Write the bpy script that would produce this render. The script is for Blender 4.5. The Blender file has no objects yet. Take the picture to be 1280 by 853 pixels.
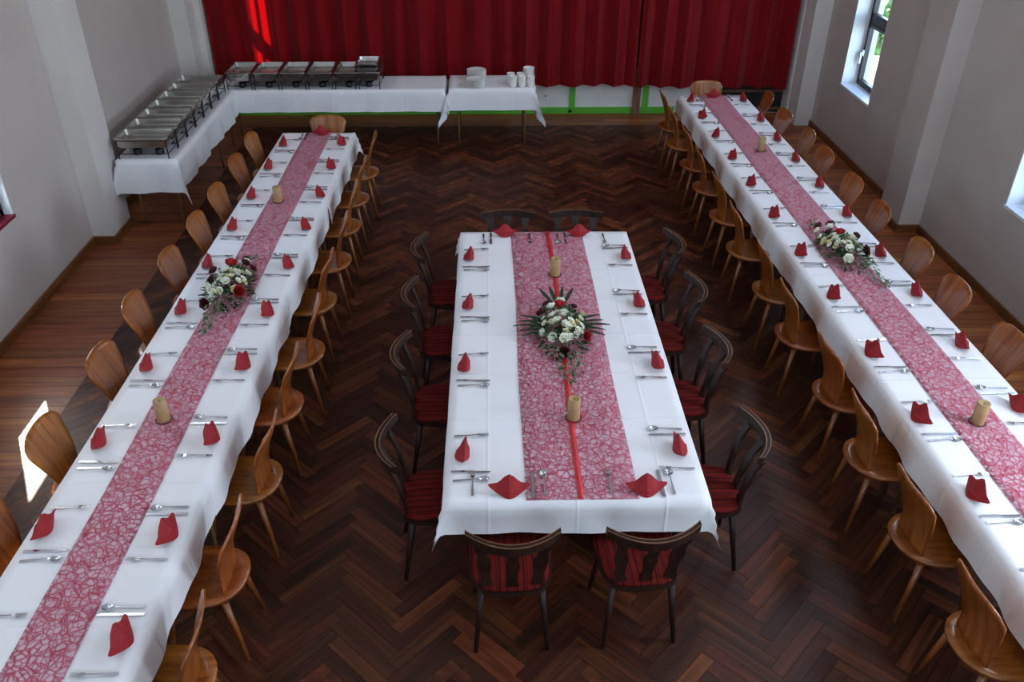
import bpy, math, random
from mathutils import Vector, Matrix
random.seed(7)
PI = math.pi
SC = bpy.context.scene
COL = SC.collection

# ------------------------------------------------------------------ camera
EYE = Vector((0.0, 0.0, 3.8))
FW = Vector((0.03296755, 0.84199381, -0.53847894)).normalized()
RT = Vector((0.99935453, -0.03546389, 0.00573076)).normalized()
UP = RT.cross(FW).normalized()
RT = FW.cross(UP).normalized()
cam_data = bpy.data.cameras.new('camera')
cam_data.sensor_width = 36.0
cam_data.lens = 1065.3 * 36.0 / 1280.0
cam_data.clip_start = 0.05
cam = bpy.data.objects.new('camera', cam_data)
cam.matrix_world = Matrix(((RT.x, UP.x, -FW.x, EYE.x), (RT.y, UP.y, -FW.y, EYE.y), (RT.z, UP.z, -FW.z, EYE.z), (0, 0, 0, 1)))
COL.objects.link(cam)
SC.camera = cam

# ------------------------------------------------------------------ sky, sun, lights, exposure
world = bpy.data.worlds.new('sky')
SC.world = world
world.use_nodes = True
wn = world.node_tree
sky = wn.nodes.new('ShaderNodeTexSky')
sky.sky_type = 'NISHITA'
sky.sun_disc = False
sky.sun_elevation = math.radians(34)
sky.sun_rotation = math.radians(-28)
bg = wn.nodes['Background']
wn.links.new(sky.outputs[0], bg.inputs[0])
bg.inputs[1].default_value = 2.0

SUN_DIR = Vector((0.7, -1.3, -1.0)).normalized()
sd = bpy.data.lights.new('sun', 'SUN')
sd.energy = 26.0
sd.angle = math.radians(0.53)
sd.color = (1.0, 0.95, 0.88)
sun = bpy.data.objects.new('sun', sd)
sun.rotation_euler = SUN_DIR.to_track_quat('-Z', 'Y').to_euler()
COL.objects.link(sun)


def area(name, loc, look, sx, sy, power, colour):
    d = bpy.data.lights.new(name, 'AREA')
    d.shape = 'RECTANGLE'
    d.size, d.size_y = sx, sy
    d.energy = power
    d.color = colour
    o = bpy.data.objects.new(name, d)
    o.location = loc
    o.rotation_euler = Vector(look).to_track_quat('-Z', 'Y').to_euler()
    COL.objects.link(o)
    return o


DAY = (0.72, 0.82, 1.0)
# daylight of the hall windows beyond the frame: two per side wall, one wide one in the wall behind the gallery
for wy in (2.75, -0.65):
    area('window_daylight', (-3.80, wy, 2.0), (1, 0, -0.12), 0.95, 2.2, 16, DAY)
    area('window_daylight', (4.45, wy, 2.0), (-1, 0, -0.12), 0.95, 2.2, 130, DAY)
area('gallery_daylight', (0.3, -3.8, 4.0), (0, 1, -0.30), 5.5, 2.0, 205, (0.62, 0.80, 1.0))
# added fill lights high above the frame, lifting the table tops and far floor
for wy in (3.2, 6.2, 9.3):
    area('upper_fill_light', (-3.80, wy, 4.4), (1, 0, -0.45), 1.0, 1.2, 24, DAY)
    area('upper_fill_light', (4.45, wy, 4.4), (-1, 0, -0.45), 1.0, 1.2, 76, DAY)

# the window openings in view, marked for the sky sampler
for px_, py_, pz_, w_, h_, lk in ((-4.05, 6.29, 1.95, 0.74, 2.2, 1), (4.79, 10.17, 1.86, 0.9, 2.17, -1), (4.79, 6.26, 1.95, 0.88, 2.2, -1)):
    pt = area('window_portal', (px_, py_, pz_), (lk, 0, 0), w_, h_, 1, (1, 1, 1))
    pt.data.cycles.is_portal = True
SC.view_settings.view_transform = 'Standard'
SC.view_settings.look = 'None'
SC.view_settings.gamma = 1.0
SC.view_settings.use_curve_mapping = False
SC.view_settings.exposure = 0.0
SC.cycles.use_denoising = True
SC.cycles.max_bounces = 10
SC.cycles.diffuse_bounces = 5
SC.cycles.sample_clamp_indirect = 4.0
SC.cycles.caustics_reflective = False
SC.cycles.caustics_refractive = False

# ------------------------------------------------------------------ helpers: materials


def lin(c):
    return tuple(((v / 255.0) / 12.92 if v / 255.0 <= 0.04045 else ((v / 255.0 + 0.055) / 1.055) ** 2.4) for v in c) + (1.0,)


class NT:
    """small node-tree writer"""

    def __init__(self, name):
        self.m = bpy.data.materials.new(name)
        self.m.use_nodes = True
        self.t = self.m.node_tree
        self.p = self.t.nodes['Principled BSDF']
        self.out = self.t.nodes['Material Output']

    def n(self, kind, **kw):
        nd = self.t.nodes.new('ShaderNode' + kind)
        for k, v in kw.items():
            if k in nd.inputs:
                nd.inputs[k].default_value = v
            else:
                setattr(nd, k, v)
        return nd

    def l(self, a, b):
        self.t.links.new(a, b)

    def coord(self, out='Object', scale=(1, 1, 1)):
        c = self.n('TexCoord')
        mp = self.n('Mapping')
        mp.inputs['Scale'].default_value = scale
        self.l(c.outputs[out], mp.inputs['Vector'])
        return mp.outputs[0]

    def ramp(self, fac, stops):
        r = self.n('ValToRGB')
        e = r.color_ramp.elements
        while len(e) < len(stops):
            e.new(0.5)
        for i, (p, c) in enumerate(stops):
            e[i].position = p
            e[i].color = c
        self.l(fac, r.inputs[0])
        return r.outputs[0]

    def bump(self, h, strength, dist=0.01):
        b = self.n('Bump', Strength=strength, Distance=dist)
        self.l(h, b.inputs['Height'])
        self.l(b.outputs[0], self.p.inputs['Normal'])

    def set(self, **kw):
        names = dict(rough='Roughness', metal='Metallic', coat='Coat Weight', spec='Specular IOR Level', sheen='Sheen Weight', coatr='Coat Roughness')
        for k, v in kw.items():
            if k == 'col':
                self.p.inputs['Base Color'].default_value = v
            else:
                self.p.inputs[names[k]].default_value = v
        return self


def plain(name, rgb, rough=0.5, metal=0.0, noise=0.06, scale=18.0, **kw):
    t = NT(name).set(rough=rough, metal=metal, **kw)
    c = lin(rgb)
    nz = t.n('TexNoise', Scale=scale, Detail=3.0)
    t.l(t.coord(), nz.inputs['Vector'])
    lo = tuple(v * (1 - noise * 2) for v in c[:3]) + (1,)
    hi = tuple(min(1, v * (1 + noise * 2)) for v in c[:3]) + (1,)
    t.l(t.ramp(nz.outputs[0], [(0.3, lo), (0.7, hi)]), t.p.inputs['Base Color'])
    return t.m


def wood(name, dark, mid, light, grain=(2, 40, 40), rough=0.4, coat=0.0, vary=0.0, per='object', spec=0.5):
    """grain runs along local x unless grain says otherwise; vary = brightness spread between boards"""
    t = NT(name).set(rough=rough, coat=coat)
    nz = t.n('TexNoise', Scale=1.0, Detail=5.0, Roughness=0.62, Distortion=0.35)
    v = t.coord('Object', grain)
    seed = None
    if per == 'object':
        seed = t.n('ObjectInfo').outputs['Random']
    elif per == 'island':
        seed = t.n('NewGeometry').outputs['Random Per Island']
    if seed is not None:
        sc = t.n('VectorMath', operation='ADD')
        mu = t.n('Math', operation='MULTIPLY')
        mu.inputs[1].default_value = 37.0
        t.l(seed, mu.inputs[0])
        t.l(v, sc.inputs[0])
        t.l(mu.outputs[0], sc.inputs[1])
        v = sc.outputs[0]
    t.l(v, nz.inputs['Vector'])
    colr = t.ramp(nz.outputs[0], [(0.28, lin(dark)), (0.5, lin(mid)), (0.74, lin(light))])
    if vary and seed is not None:
        wnz = t.n('TexWhiteNoise', noise_dimensions='1D')
        t.l(seed, wnz.inputs['W'])
        mr = t.n('MapRange')
        mr.inputs['To Min'].default_value = 1 - vary
        mr.inputs['To Max'].default_value = 1 + vary
        pw = t.n('Math', operation='POWER')
        pw.inputs[1].default_value = 2.2
        t.l(wnz.outputs['Value'], pw.inputs[0])
        t.l(pw.outputs[0], mr.inputs[0])
        hs = t.n('HueSaturation')
        t.l(colr, hs.inputs['Color'])
        t.l(mr.outputs[0], hs.inputs['Value'])
        h2 = t.n('MapRange')
        h2.inputs['To Min'].default_value = 0.488
        h2.inputs['To Max'].default_value = 0.512
        t.l(wnz.outputs['Color'], h2.inputs[0])
        t.l(h2.outputs[0], hs.inputs['Hue'])
        colr = hs.outputs[0]
    t.l(colr, t.p.inputs['Base Color'])
    t.bump(nz.outputs[0], 0.12, 0.003)
    t.set(spec=spec)
    return t.m


M = {}


def make_materials():
    # plaster
    def plaster(name, a, b):
        t = NT(name).set(rough=0.85, spec=0.25)
        nz = t.n('TexNoise', Scale=1.3, Detail=6.0, Roughness=0.6)
        t.l(t.coord(), nz.inputs['Vector'])
        t.l(t.ramp(nz.outputs[0], [(0.3, lin(a)), (0.7, lin(b))]), t.p.inputs['Base Color'])
        n2 = t.n('TexNoise', Scale=90.0, Detail=2.0)
        t.l(t.coord(), n2.inputs['Vector'])
        t.bump(n2.outputs[0], 0.08, 0.004)
        return t.m
    M['wall'] = plaster('cream_plaster', (188, 179, 172), (198, 189, 182))
    M['pillar'] = plaster('pillar_plaster', (212, 208, 202), (220, 216, 210))  # paler than the walls, partly to carry the light on the left pillar
    M['ceiling'] = plaster('ceiling_plaster', (222, 218, 210), (230, 226, 220))
    M['reveal'] = plaster('white_reveal_plaster', (226, 228, 228), (236, 238, 238))
    M['stagewall'] = plaster('stage_plaster', (150, 140, 130), (165, 155, 145))
    # floors
    fl = dict(spec=0.32, rough=0.5, vary=0.55)
    M['block'] = wood('dark_parquet', (42, 19, 9), (78, 37, 18), (110, 55, 27), (1.6, 30, 30), per='object', **fl)
    M['parquet'] = wood('dark_parquet_field', (42, 19, 9), (78, 37, 18), (110, 55, 27), (9, 9, 9), per='island', **fl)
    M['plank'] = wood('reddish_floor_plank', (96, 46, 20), (140, 74, 36), (168, 100, 54), (1.4, 26, 26), rough=0.45, vary=0.28, per='object')
    M['subfloor'] = plain('dark_subfloor', (20, 11, 7), 0.7)
    M['base'] = wood('baseboard_wood', (76, 44, 22), (112, 68, 36), (138, 90, 52), (2, 2, 30), 0.4, per='none')
    # chairs
    M['chair'] = wood('honey_plywood', (98, 47, 14), (142, 77, 26), (168, 100, 44), (34, 5, 2.2), 0.33, 0.25, 0.10, per='object')
    M['chairleg'] = wood('honey_leg_wood', (92, 46, 16), (128, 70, 26), (148, 88, 38), (20, 20, 3), 0.35, 0.2, per='none')
    M['darkwood'] = wood('dark_stained_wood', (20, 10, 7), (38, 19, 13), (58, 31, 21), (22, 22, 5), 0.5, 0.0, 0.15, per='object', spec=0.3)
    M['worn'] = wood('worn_rail_edge', (76, 46, 28), (106, 70, 44), (128, 90, 60), (20, 20, 4), 0.35, 0.2, per='none')
    t = NT('red_striped_upholstery').set(rough=0.95, spec=0.1)
    v = t.coord('Object', (1, 1, 1))
    wv = t.n('TexWave', wave_type='BANDS', bands_direction='X', Scale=7.0, Distortion=0.5, Detail=1.0)
    t.l(v, wv.inputs['Vector'])
    w2 = t.n('TexWave', wave_type='BANDS', bands_direction='X', Scale=18.0, Distortion=0.4)
    t.l(v, w2.inputs['Vector'])
    mx = t.n('Math', operation='MULTIPLY')
    t.l(wv.outputs['Fac'], mx.inputs[0])
    t.l(w2.outputs['Fac'], mx.inputs[1])
    t.l(t.ramp(mx.outputs[0], [(0.0, lin((98, 24, 19))), (0.35, lin((80, 20, 17))), (0.8, lin((42, 15, 14)))]), t.p.inputs['Base Color'])
    M['upholstery'] = t.m
    # linen
    def linen(name, rgb, crease):
        t = NT(name).set(rough=0.82, sheen=0.1, spec=0.2, col=lin(rgb))
        v = t.coord()
        nz = t.n('TexNoise', Scale=5.0, Detail=3.0)
        t.l(v, nz.inputs['Vector'])
        hs = nz.outputs[0]
        if crease:
            sep = t.n('SeparateXYZ')
            t.l(v, sep.inputs[0])
            for ax in (0, 1):
                pp = t.n('Math', operation='PINGPONG')
                pp.inputs[1].default_value = crease / 2
                t.l(sep.outputs[ax], pp.inputs[0])
                mr = t.n('MapRange')
                mr.inputs['From Max'].default_value = 0.012
                mr.inputs['To Min'].default_value = 0.5
                mr.inputs['To Max'].default_value = 0.0
                t.l(pp.outputs[0], mr.inputs[0])
                ad = t.n('Math', operation='ADD')
                t.l(hs, ad.inputs[0])
                t.l(mr.outputs[0], ad.inputs[1])
                hs = ad.outputs[0]
        t.bump(hs, 0.35, 0.012)
        return t.m
    M['linen'] = linen('white_linen', (232, 232, 232), 0.46)
    t = NT('red_fleece_web').set(rough=0.8)
    v = t.coord('Object', (1, 1, 1))
    nz = t.n('TexNoise', Scale=9.0, Detail=2.0)
    t.l(v, nz.inputs['Vector'])
    vm = t.n('VectorMath', operation='MULTIPLY_ADD')
    vm.inputs[1].default_value = (0.05, 0.05, 0.0)
    t.l(nz.outputs['Color'], vm.inputs[0])
    t.l(v, vm.inputs[2])
    acc = None
    for sc, wd in ((19.5, 0.085), (33.0, 0.10)):
        vo = t.n('TexVoronoi', feature='DISTANCE_TO_EDGE', Scale=sc)
        t.l(vm.outputs[0], vo.inputs['Vector'])
        mr = t.n('MapRange')
        mr.inputs['From Max'].default_value = wd
        mr.inputs['To Min'].default_value = 1.0
        mr.inputs['To Max'].default_value = 0.0
        t.l(vo.outputs['Distance'], mr.inputs[0])
        if acc is None:
            acc = mr.outputs[0]
        else:
            mxx = t.n('Math', operation='MAXIMUM')
            t.l(acc, mxx.inputs[0])
            t.l(mr.outputs[0], mxx.inputs[1])
            acc = mxx.outputs[0]
    t.l(t.ramp(acc, [(0.0, lin((228, 184, 196))), (0.35, lin((206, 128, 144))), (1.0, lin((154, 36, 58)))]), t.p.inputs['Base Color'])
    t.l(t.ramp(acc, [(0.0, (0.40,) * 3 + (1,)), (0.8, (0.95,) * 3 + (1,))]), t.p.inputs['Alpha'])
    M['web'] = t.m
    M['ribbon'] = plain('red_satin_ribbon', (196, 40, 48), 0.35)
    M['napkin'] = plain('dark_red_paper', (146, 15, 25), 0.75, noise=0.05)
    M['steel'] = plain('cutlery_steel', (206, 208, 212), 0.22, 1.0, noise=0.03)
    M['chafer'] = plain('brushed_steel', (188, 184, 178), 0.26, 1.0, noise=0.08, scale=9)
    M['chafer_in'] = plain('satin_steel', (176, 172, 165), 0.34, 1.0, noise=0.08, scale=9)
    M['black'] = plain('black_plastic', (18, 18, 18), 0.4)
    M['wax'] = plain('beige_wax', (168, 138, 94), 0.6, noise=0.08)
    M['wick'] = plain('burnt_wick', (40, 30, 25), 0.9)
    M['wreath'] = plain('dark_red_wire', (90, 34, 34), 0.6)
    M['porcelain'] = plain('white_porcelain', (236, 234, 228), 0.18, noise=0.01)
    M['brass'] = plain('tan_table_leg', (134, 106, 66), 0.4, 0.3)
    M['tabletop'] = plain('grey_laminate', (140, 134, 124), 0.5)
    M['rose'] = plain('red_rose', (150, 8, 16), 0.6, noise=0.15, scale=60)
    M['darkrose'] = plain('dark_red_rose', (66, 6, 14), 0.6, noise=0.15, scale=60)
    M['whitefl'] = plain('white_petal', (232, 234, 214), 0.6, noise=0.06, scale=60)
    M['creamfl'] = plain('cream_petal', (226, 216, 170), 0.6, noise=0.06, scale=60)
    M['leaf'] = plain('green_leaf', (52, 84, 40), 0.5, noise=0.2, scale=30)
    M['darkleaf'] = plain('dark_green_leaf', (22, 52, 26), 0.4, noise=0.2, scale=30)
    M['greyleaf'] = plain('grey_green_leaf', (104, 118, 84), 0.6, noise=0.15, scale=30)
    # curtain: red velvet that lets some light through
    t = NT('red_curtain_fabric').set(rough=0.9, sheen=0.15, spec=0.1)
    nz = t.n('TexNoise', Scale=3.0, Detail=4.0)
    t.l(t.coord('Object', (6, 6, 0.6)), nz.inputs['Vector'])
    cc = t.ramp(nz.outputs[0], [(0.3, lin((104, 8, 15))), (0.7, lin((134, 12, 20)))])
    t.l(cc, t.p.inputs['Base Color'])
    tr = t.n('BsdfTranslucent')
    tr.inputs['Color'].default_value = lin((240, 10, 16))
    mixs = t.n('MixShader')
    mixs.inputs[0].default_value = 0.14
    t.l(t.p.outputs[0], mixs.inputs[1])
    t.l(tr.outputs[0], mixs.inputs[2])
    t.l(mixs.outputs[0], t.out.inputs['Surface'])
    M['curtain'] = t.m
    # stage front
    M['whiteboard'] = plain('white_board', (224, 226, 218), 0.6, noise=0.03, scale=3)
    M['green'] = plain('green_paint', (92, 176, 52), 0.5, noise=0.05)
    M['brownpost'] = wood('brown_post', (90, 60, 46), (118, 82, 64), (136, 98, 78), (20, 20, 2), 0.5, per='none')
    M['darkboard'] = plain('dark_board', (22, 26, 22), 0.6)
    # windows
    M['frame'] = plain('anthracite_frame', (30, 31, 36), 0.4)
    M['handle'] = plain('aluminium_handle', (196, 198, 200), 0.35, 0.6)
    M['redsill'] = plain('red_sill_board', (128, 24, 44), 0.4)
    M['whitesill'] = plain('white_sill_board', (226, 230, 234), 0.35)
    t = NT('window_glass')
    gl = t.n('BsdfGlossy')
    gl.inputs['Roughness'].default_value = 0.02
    tp = t.n('BsdfTransparent')
    tp.inputs['Color'].default_value = (0.93, 0.95, 0.94, 1)
    mixs = t.n('MixShader')
    mixs.inputs[0].default_value = 0.05
    t.l(tp.outputs[0], mixs.inputs[1])
    t.l(gl.outputs[0], mixs.inputs[2])
    t.l(mixs.outputs[0], t.out.inputs['Surface'])
    M['glass'] = t.m
    # outside
    M['paving'] = plain('pale_paving', (226, 222, 212), 0.8, noise=0.05, scale=2)
    M['bark'] = plain('tree_bark', (84, 70, 54), 0.9)
    M['treeleaf'] = plain('tree_leaf', (92, 134, 52), 0.6, noise=0.2, scale=4)


make_materials()

# ------------------------------------------------------------------ helpers: geometry


class MB:
    """collects shapes; build() links them as ONE mesh object"""

    def __init__(self):
        self.v, self.f, self.s = [], [], []

    def add(self, vs, fs, smooth=False, mat=None):
        o = len(self.v)
        for p in vs:
            p = Vector(p)
            self.v.append(tuple(mat @ p) if mat else tuple(p))
        for f in fs:
            self.f.append(tuple(i + o for i in f))
            self.s.append(smooth)
        return self

    def box(self, x0, x1, y0, y1, z0, z1, mat=None):
        vs = [(x, y, z) for z in (z0, z1) for y in (y0, y1) for x in (x0, x1)]
        fs = [(0, 2, 3, 1), (4, 5, 7, 6), (0, 1, 5, 4), (1, 3, 7, 5), (3, 2, 6, 7), (2, 0, 4, 6)]
        return self.add(vs, fs, False, mat)

    def tube(self, pts, radii, n=8, caps=True, smooth=True, mat=None):
        pts = [Vector(p) for p in pts]
        if not hasattr(radii, '__len__'):
            radii = [radii] * len(pts)
        vs, fs = [], []
        for i, p in enumerate(pts):
            d = (pts[min(i + 1, len(pts) - 1)] - pts[max(i - 1, 0)]).normalized()
            a = d.orthogonal().normalized() if abs(d.z) < 0.99 else Vector((1, 0, 0))
            if abs(d.z) < 0.99:
                a = d.cross(Vector((0, 0, 1))).normalized()
            b = d.cross(a).normalized()
            for k in range(n):
                t = 2 * PI * k / n
                vs.append(p + (a * math.cos(t) + b * math.sin(t)) * radii[i])
        for i in range(len(pts) - 1):
            for k in range(n):
                k2 = (k + 1) % n
                fs.append((i * n + k, (i + 1) * n + k, (i + 1) * n + k2, i * n + k2))
        if caps:
            fs.append(tuple(range(n)))
            fs.append(tuple(range((len(pts) - 1) * n + n - 1, (len(pts) - 1) * n - 1, -1)))
        return self.add(vs, fs, smooth, mat)

    def lathe(self, prof, n=16, smooth=True, mat=None, close=True):
        """prof: (r, z) from bottom to top"""
        vs, fs = [], []
        for r, z in prof:
            for k in range(n):
                t = 2 * PI * k / n
                vs.append((r * math.cos(t), r * math.sin(t), z))
        for i in range(len(prof) - 1):
            for k in range(n):
                k2 = (k + 1) % n
                fs.append((i * n + k, i * n + k2, (i + 1) * n + k2, (i + 1) * n + k))
        if close:
            fs.append(tuple(range(n - 1, -1, -1)))
            fs.append(tuple(range((len(prof) - 1) * n, len(prof) * n)))
        return self.add(vs, fs, smooth, mat)

    def sheet(self, fn, nu, nv, thick=0.0, smooth=True, mat=None, wrap=False):
        """fn(u,v) over [0,1]^2, optionally thickened into a closed shell along its normals"""
        P = [[Vector(fn(i / nu, j / nv)) for i in range(nu + 1)] for j in range(nv + 1)]
        W = nu + 1
        vs = [p for row in P for p in row]
        fs = [(j * W + i, j * W + i + 1, (j + 1) * W + i + 1, (j + 1) * W + i) for j in range(nv) for i in range(nu)]
        if thick:
            N = []
            for j in range(nv + 1):
                for i in range(nu + 1):
                    du = P[j][min(i + 1, nu)] - P[j][max(i - 1, 0)]
                    dv = P[min(j + 1, nv)][i] - P[max(j - 1, 0)][i]
                    nrm = du.cross(dv)
                    N.append(nrm.normalized() if nrm.length > 1e-12 else Vector((0, 0, 1)))
            o = len(vs)
            vs = vs + [p - n * thick for p, n in zip(vs, N)]
            fs = fs + [tuple(o + k for k in reversed(f)) for f in fs]
            ring = [i for i in range(W)] + [j * W + nu for j in range(1, nv + 1)] + [nv * W + i for i in range(nu - 1, -1, -1)] + [j * W for j in range(nv - 1, 0, -1)]
            for a, b in zip(ring, ring[1:] + ring[:1]):
                fs.append((b, a, a + o, b + o))
        return self.add(vs, fs, smooth, mat)

    def prism(self, poly, z0, z1, smooth=False, mat=None):
        n = len(poly)
        vs = [(x, y, z0) for x, y in poly] + [(x, y, z1) for x, y in poly]
        fs = [tuple(range(n - 1, -1, -1)), tuple(range(n, 2 * n))] + [(i, (i + 1) % n, n + (i + 1) % n, n + i) for i in range(n)]
        return self.add(vs, fs, smooth, mat)

    def mesh(self, name, mat):
        me = bpy.data.meshes.new(name)
        me.from_pydata(self.v, [], self.f)
        me.polygons.foreach_set('use_smooth', self.s)
        if mat is not None:
            me.materials.append(mat)
        me.update()
        return me

    def build(self, name, mat, parent=None, loc=None):
        o = bpy.data.objects.new(name, self.mesh(name, mat))
        COL.objects.link(o)
        if parent is not None:
            o.parent = parent
        if loc is not None:
            o.location = loc
        return o


def tag(o, label=None, cat=None, group=None, kind=None):
    if label:
        o['label'] = label
    if cat:
        o['category'] = cat
    if group:
        o['group'] = group
    if kind:
        o['kind'] = kind
    return o


def empty(name, loc=(0, 0, 0), rz=0.0):
    o = bpy.data.objects.new(name, None)
    o.empty_display_size = 0.05
    COL.objects.link(o)
    o.location = loc
    o.rotation_euler = (0, 0, rz)
    return o


KIDS = {}


def dup(src, loc, rz, label, cat=None, group=None):
    """a copy of a thing with copies of its parts and sub-parts, mesh data shared"""
    if src.name not in KIDS:
        KIDS[src.name] = [(c, list(c.children)) for c in src.children]
    r = src.copy()
    COL.objects.link(r)
    r.location = loc
    r.rotation_euler = (0, 0, rz)
    for c, subs in KIDS[src.name]:
        cc = c.copy()
        COL.objects.link(cc)
        cc.parent = r
        for s in subs:
            ss = s.copy()
            COL.objects.link(ss)
            ss.parent = cc
    tag(r, label, cat, group)
    return r


FIRST = {}


def place(key, maker, loc, rz, label, cat, group):
    """the first of a kind is built, the others are copies of it"""
    if key not in FIRST:
        FIRST[key] = maker()
        r = FIRST[key]
        KIDS[r.name] = [(c, list(c.children)) for c in r.children]
        r.location = loc
        r.rotation_euler = (0, 0, rz)
        return tag(r, label, cat, group)
    return dup(FIRST[key], loc, rz, label, cat, group)


ORD = ['first', 'second', 'third', 'fourth', 'fifth', 'sixth', 'seventh', 'eighth', 'ninth', 'tenth', 'eleventh', 'twelfth']
ORD16 = ORD + ['thirteenth', 'fourteenth', 'fifteenth', 'sixteenth']

# ------------------------------------------------------------------ the room
XL, XR, YB, YS, ZC = -3.88, 4.53, -4.0, 11.95, 5.6
PL, PR = -3.67, 4.31            # faces of the pillars
TH = 0.34                       # wall thickness
WIN_L = (5.92, 6.66, 0.85, 3.05)
WIN_R1 = (9.72, 10.62, 0.78, 2.95)
WIN_R2 = (5.82, 6.70, 0.84, 3.05)


def wall_with_holes(name, x0, x1, y0, y1, z1, holes, mat):
    mb = MB()
    ys = y0
    for a, b, za, zb in sorted(holes):
        mb.box(x0, x1, ys, a, 0, z1)
        mb.box(x0, x1, a, b, 0, za)
        mb.box(x0, x1, a, b, zb, z1)
        ys = b
    mb.box(x0, x1, ys, y1, 0, z1)
    return tag(mb.build(name, mat), kind='structure')


wall_with_holes('wall_left', XL - 0.14, XL, YB, YS, ZC, [WIN_L], M['wall'])
wall_with_holes('wall_right', XR, XR + TH, YB, YS, ZC, [WIN_R1, WIN_R2], M['wall'])
tag(MB().box(XL - TH, XR + TH, YB - 0.3, YB, 0, ZC).build('wall_back', M['wall']), kind='structure')
tag(MB().box(XL - TH, XR + TH, YB - 0.3, 16.4, ZC, ZC + 0.2).build('ceiling', M['ceiling']), kind='structure')

# pillars (trim): one flat pier on each side wall and one beside the stage
def pillar(n, x0, x1, y0, y1, mat='pillar'):
    tag(MB().box(x0, x1, y0, y1, 0, ZC).build('trim_%d' % n, M[mat]), kind='structure')


pillar(1, XL, PL, 7.87, 8.33)
pillar(2, XL, PL, 11.35, 11.70)
pillar(3, PR, XR, 7.95, 8.43, 'wall')  # darker wall plaster puts the weaker light on this pillar into its colour
pillar(4, PR, XR, 11.35, 11.70)
pillar(5, XL, -3.60, 11.70, YS + 0.1)
pillar(6, 4.29, XR, 11.70, YS + 0.1)


def baseboard(name, runs):
    mb = MB()
    for x0, x1, y0, y1 in runs:
        mb.box(x0, x1, y0, y1, 0, 0.075)
        mb.box(x0, x1, y0, y1, 0.075, 0.082)
    tag(mb.build(name, M['base']), kind='structure')


e = 0.022
baseboard('baseboard_left', [(XL, XL + e, 1.0, 7.87 - e), (XL, PL, 7.87 - e, 7.87), (PL, PL + e, 7.87 - e, 8.33 + e), (XL, PL, 8.33, 8.33 + e), (XL, XL + e, 8.33 + e, 11.35)])
baseboard('baseboard_right', [(XR - e, XR, 1.0, 7.95 - e), (PR, XR, 7.95 - e, 7.95), (PR - e, PR, 7.95 - e, 8.43 + e), (PR, XR, 8.43, 8.43 + e), (XR - e, XR, 8.43 + e, 11.35)])

# ---- floor: subfloor, herringbone blocks, border planks
floor = tag(MB().box(XL - TH, XR + TH, YB - 0.3, YS, -0.12, -0.022).build('floor', M['subfloor']), kind='structure')
tag(MB().box(XL, XR, YB, 1.6, -0.022, 0).build('floor_board', M['subfloor'], floor))
FX0, FX1, FY0, FY1 = -3.08, 3.76, 1.6, 11.42


def clip(poly, axis, lim, keep_less):
    out = []
    for i, a in enumerate(poly):
        b = poly[(i + 1) % len(poly)]
        ia = (a[axis] <= lim) if keep_less else (a[axis] >= lim)
        ib = (b[axis] <= lim) if keep_less else (b[axis] >= lim)
        if ia:
            out.append(a)
        if ia != ib:
            t = (lim - a[axis]) / (b[axis] - a[axis])
            out.append((a[0] + t * (b[0] - a[0]), a[1] + t * (b[1] - a[1])))
    return out


def pix(P):
    d = Vector(P) - EYE
    z = d.dot(FW)
    return 640 + 1065.3 * d.dot(RT) / z, 426.5 - 1065.3 * d.dot(UP) / z, z


def hidden(x, y):
    """floor point lies behind a table for the gallery viewer"""
    for zt in (0.76, 0.58):
        k = (3.8 - zt) / 3.8
        px, py = x * k, y * k
        if -0.22 < px < 1.2 and 3.2 < py < 6.45:
            return True
        cx = -1.73 + 0.02 * (py - 8.94)
        if abs(px - cx) < 0.42 and py < 8.95:
            return True
        cx = 2.80 - 0.0065 * (py - 10.2)
        if abs(px - cx) < 0.44 and py < 10.25:
            return True
    return False


BL, BW = 0.467, 0.467 / 6
rnd = random.Random(3)
blocks = []
r2 = math.sqrt(2)
for m_ in range(-14, 15):
    for k in range(-120, 260):
        for typ in (0, 1):
            if typ == 0:
                s0, t0, s1, t1 = k * BW, k * BW, k * BW + BL, k * BW + BW
            else:
                s0, t0, s1, t1 = k * BW + BL, k * BW + BW - BL, k * BW + BL + BW, k * BW + BW
            s0 += m_ * BL
            s1 += m_ * BL
            t0 -= m_ * BL
            t1 -= m_ * BL
            g = 0.0009
            q = [(s0 + g, t0 + g), (s1 - g, t0 + g), (s1 - g, t1 - g), (s0 + g, t1 - g)]
            poly = [((s - t) / r2 - 0.47, (s + t) / r2 + 3.19 - 0.33 - 0.05) for s, t in q]
            cx = sum(p[0] for p in poly) / 4
            cy = sum(p[1] for p in poly) / 4
            if cx < FX0 - 0.4 or cx > FX1 + 0.4 or cy < FY0 - 0.4 or cy > FY1 + 0.4:
                continue
            for ax, lim, less in ((0, FX0, False), (0, FX1, True), (1, FY0, False), (1, FY1, True)):
                poly = clip(poly, ax, lim, less)
                if not poly:
                    break
            if len(poly) < 3:
                continue
            u, v, z = pix((cx, cy, 0))
            inview = -10 < u < 1290 and -10 < v < 863 and not hidden(cx, cy)
            blocks.append((0 if inview else 1, z, typ, cx, cy, poly))
blocks.sort(key=lambda b: (b[0], b[1]))
full = MB().box(-BL / 2 + 0.0009, BL / 2 - 0.0009, -BW / 2 + 0.0009, BW / 2 - 0.0009, -0.0225, 0).mesh('parquet_block', M['block'])
field = MB()
nblk = 0
for hid, z, typ, cx, cy, poly in blocks:
    dz = rnd.uniform(-0.0010, 0.0)
    if nblk < 298 and hid == 0 and len(poly) == 4 and FX0 + .3 < cx < FX1 - .3:
        o = bpy.data.objects.new('parquet_block', full)
        COL.objects.link(o)
        o.parent = floor
        o.location = (cx, cy, dz)
        o.rotation_euler = (0, 0, PI / 4 if typ == 0 else 3 * PI / 4)
        nblk += 1
    else:
        field.prism(poly, -0.0225, dz)
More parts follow.
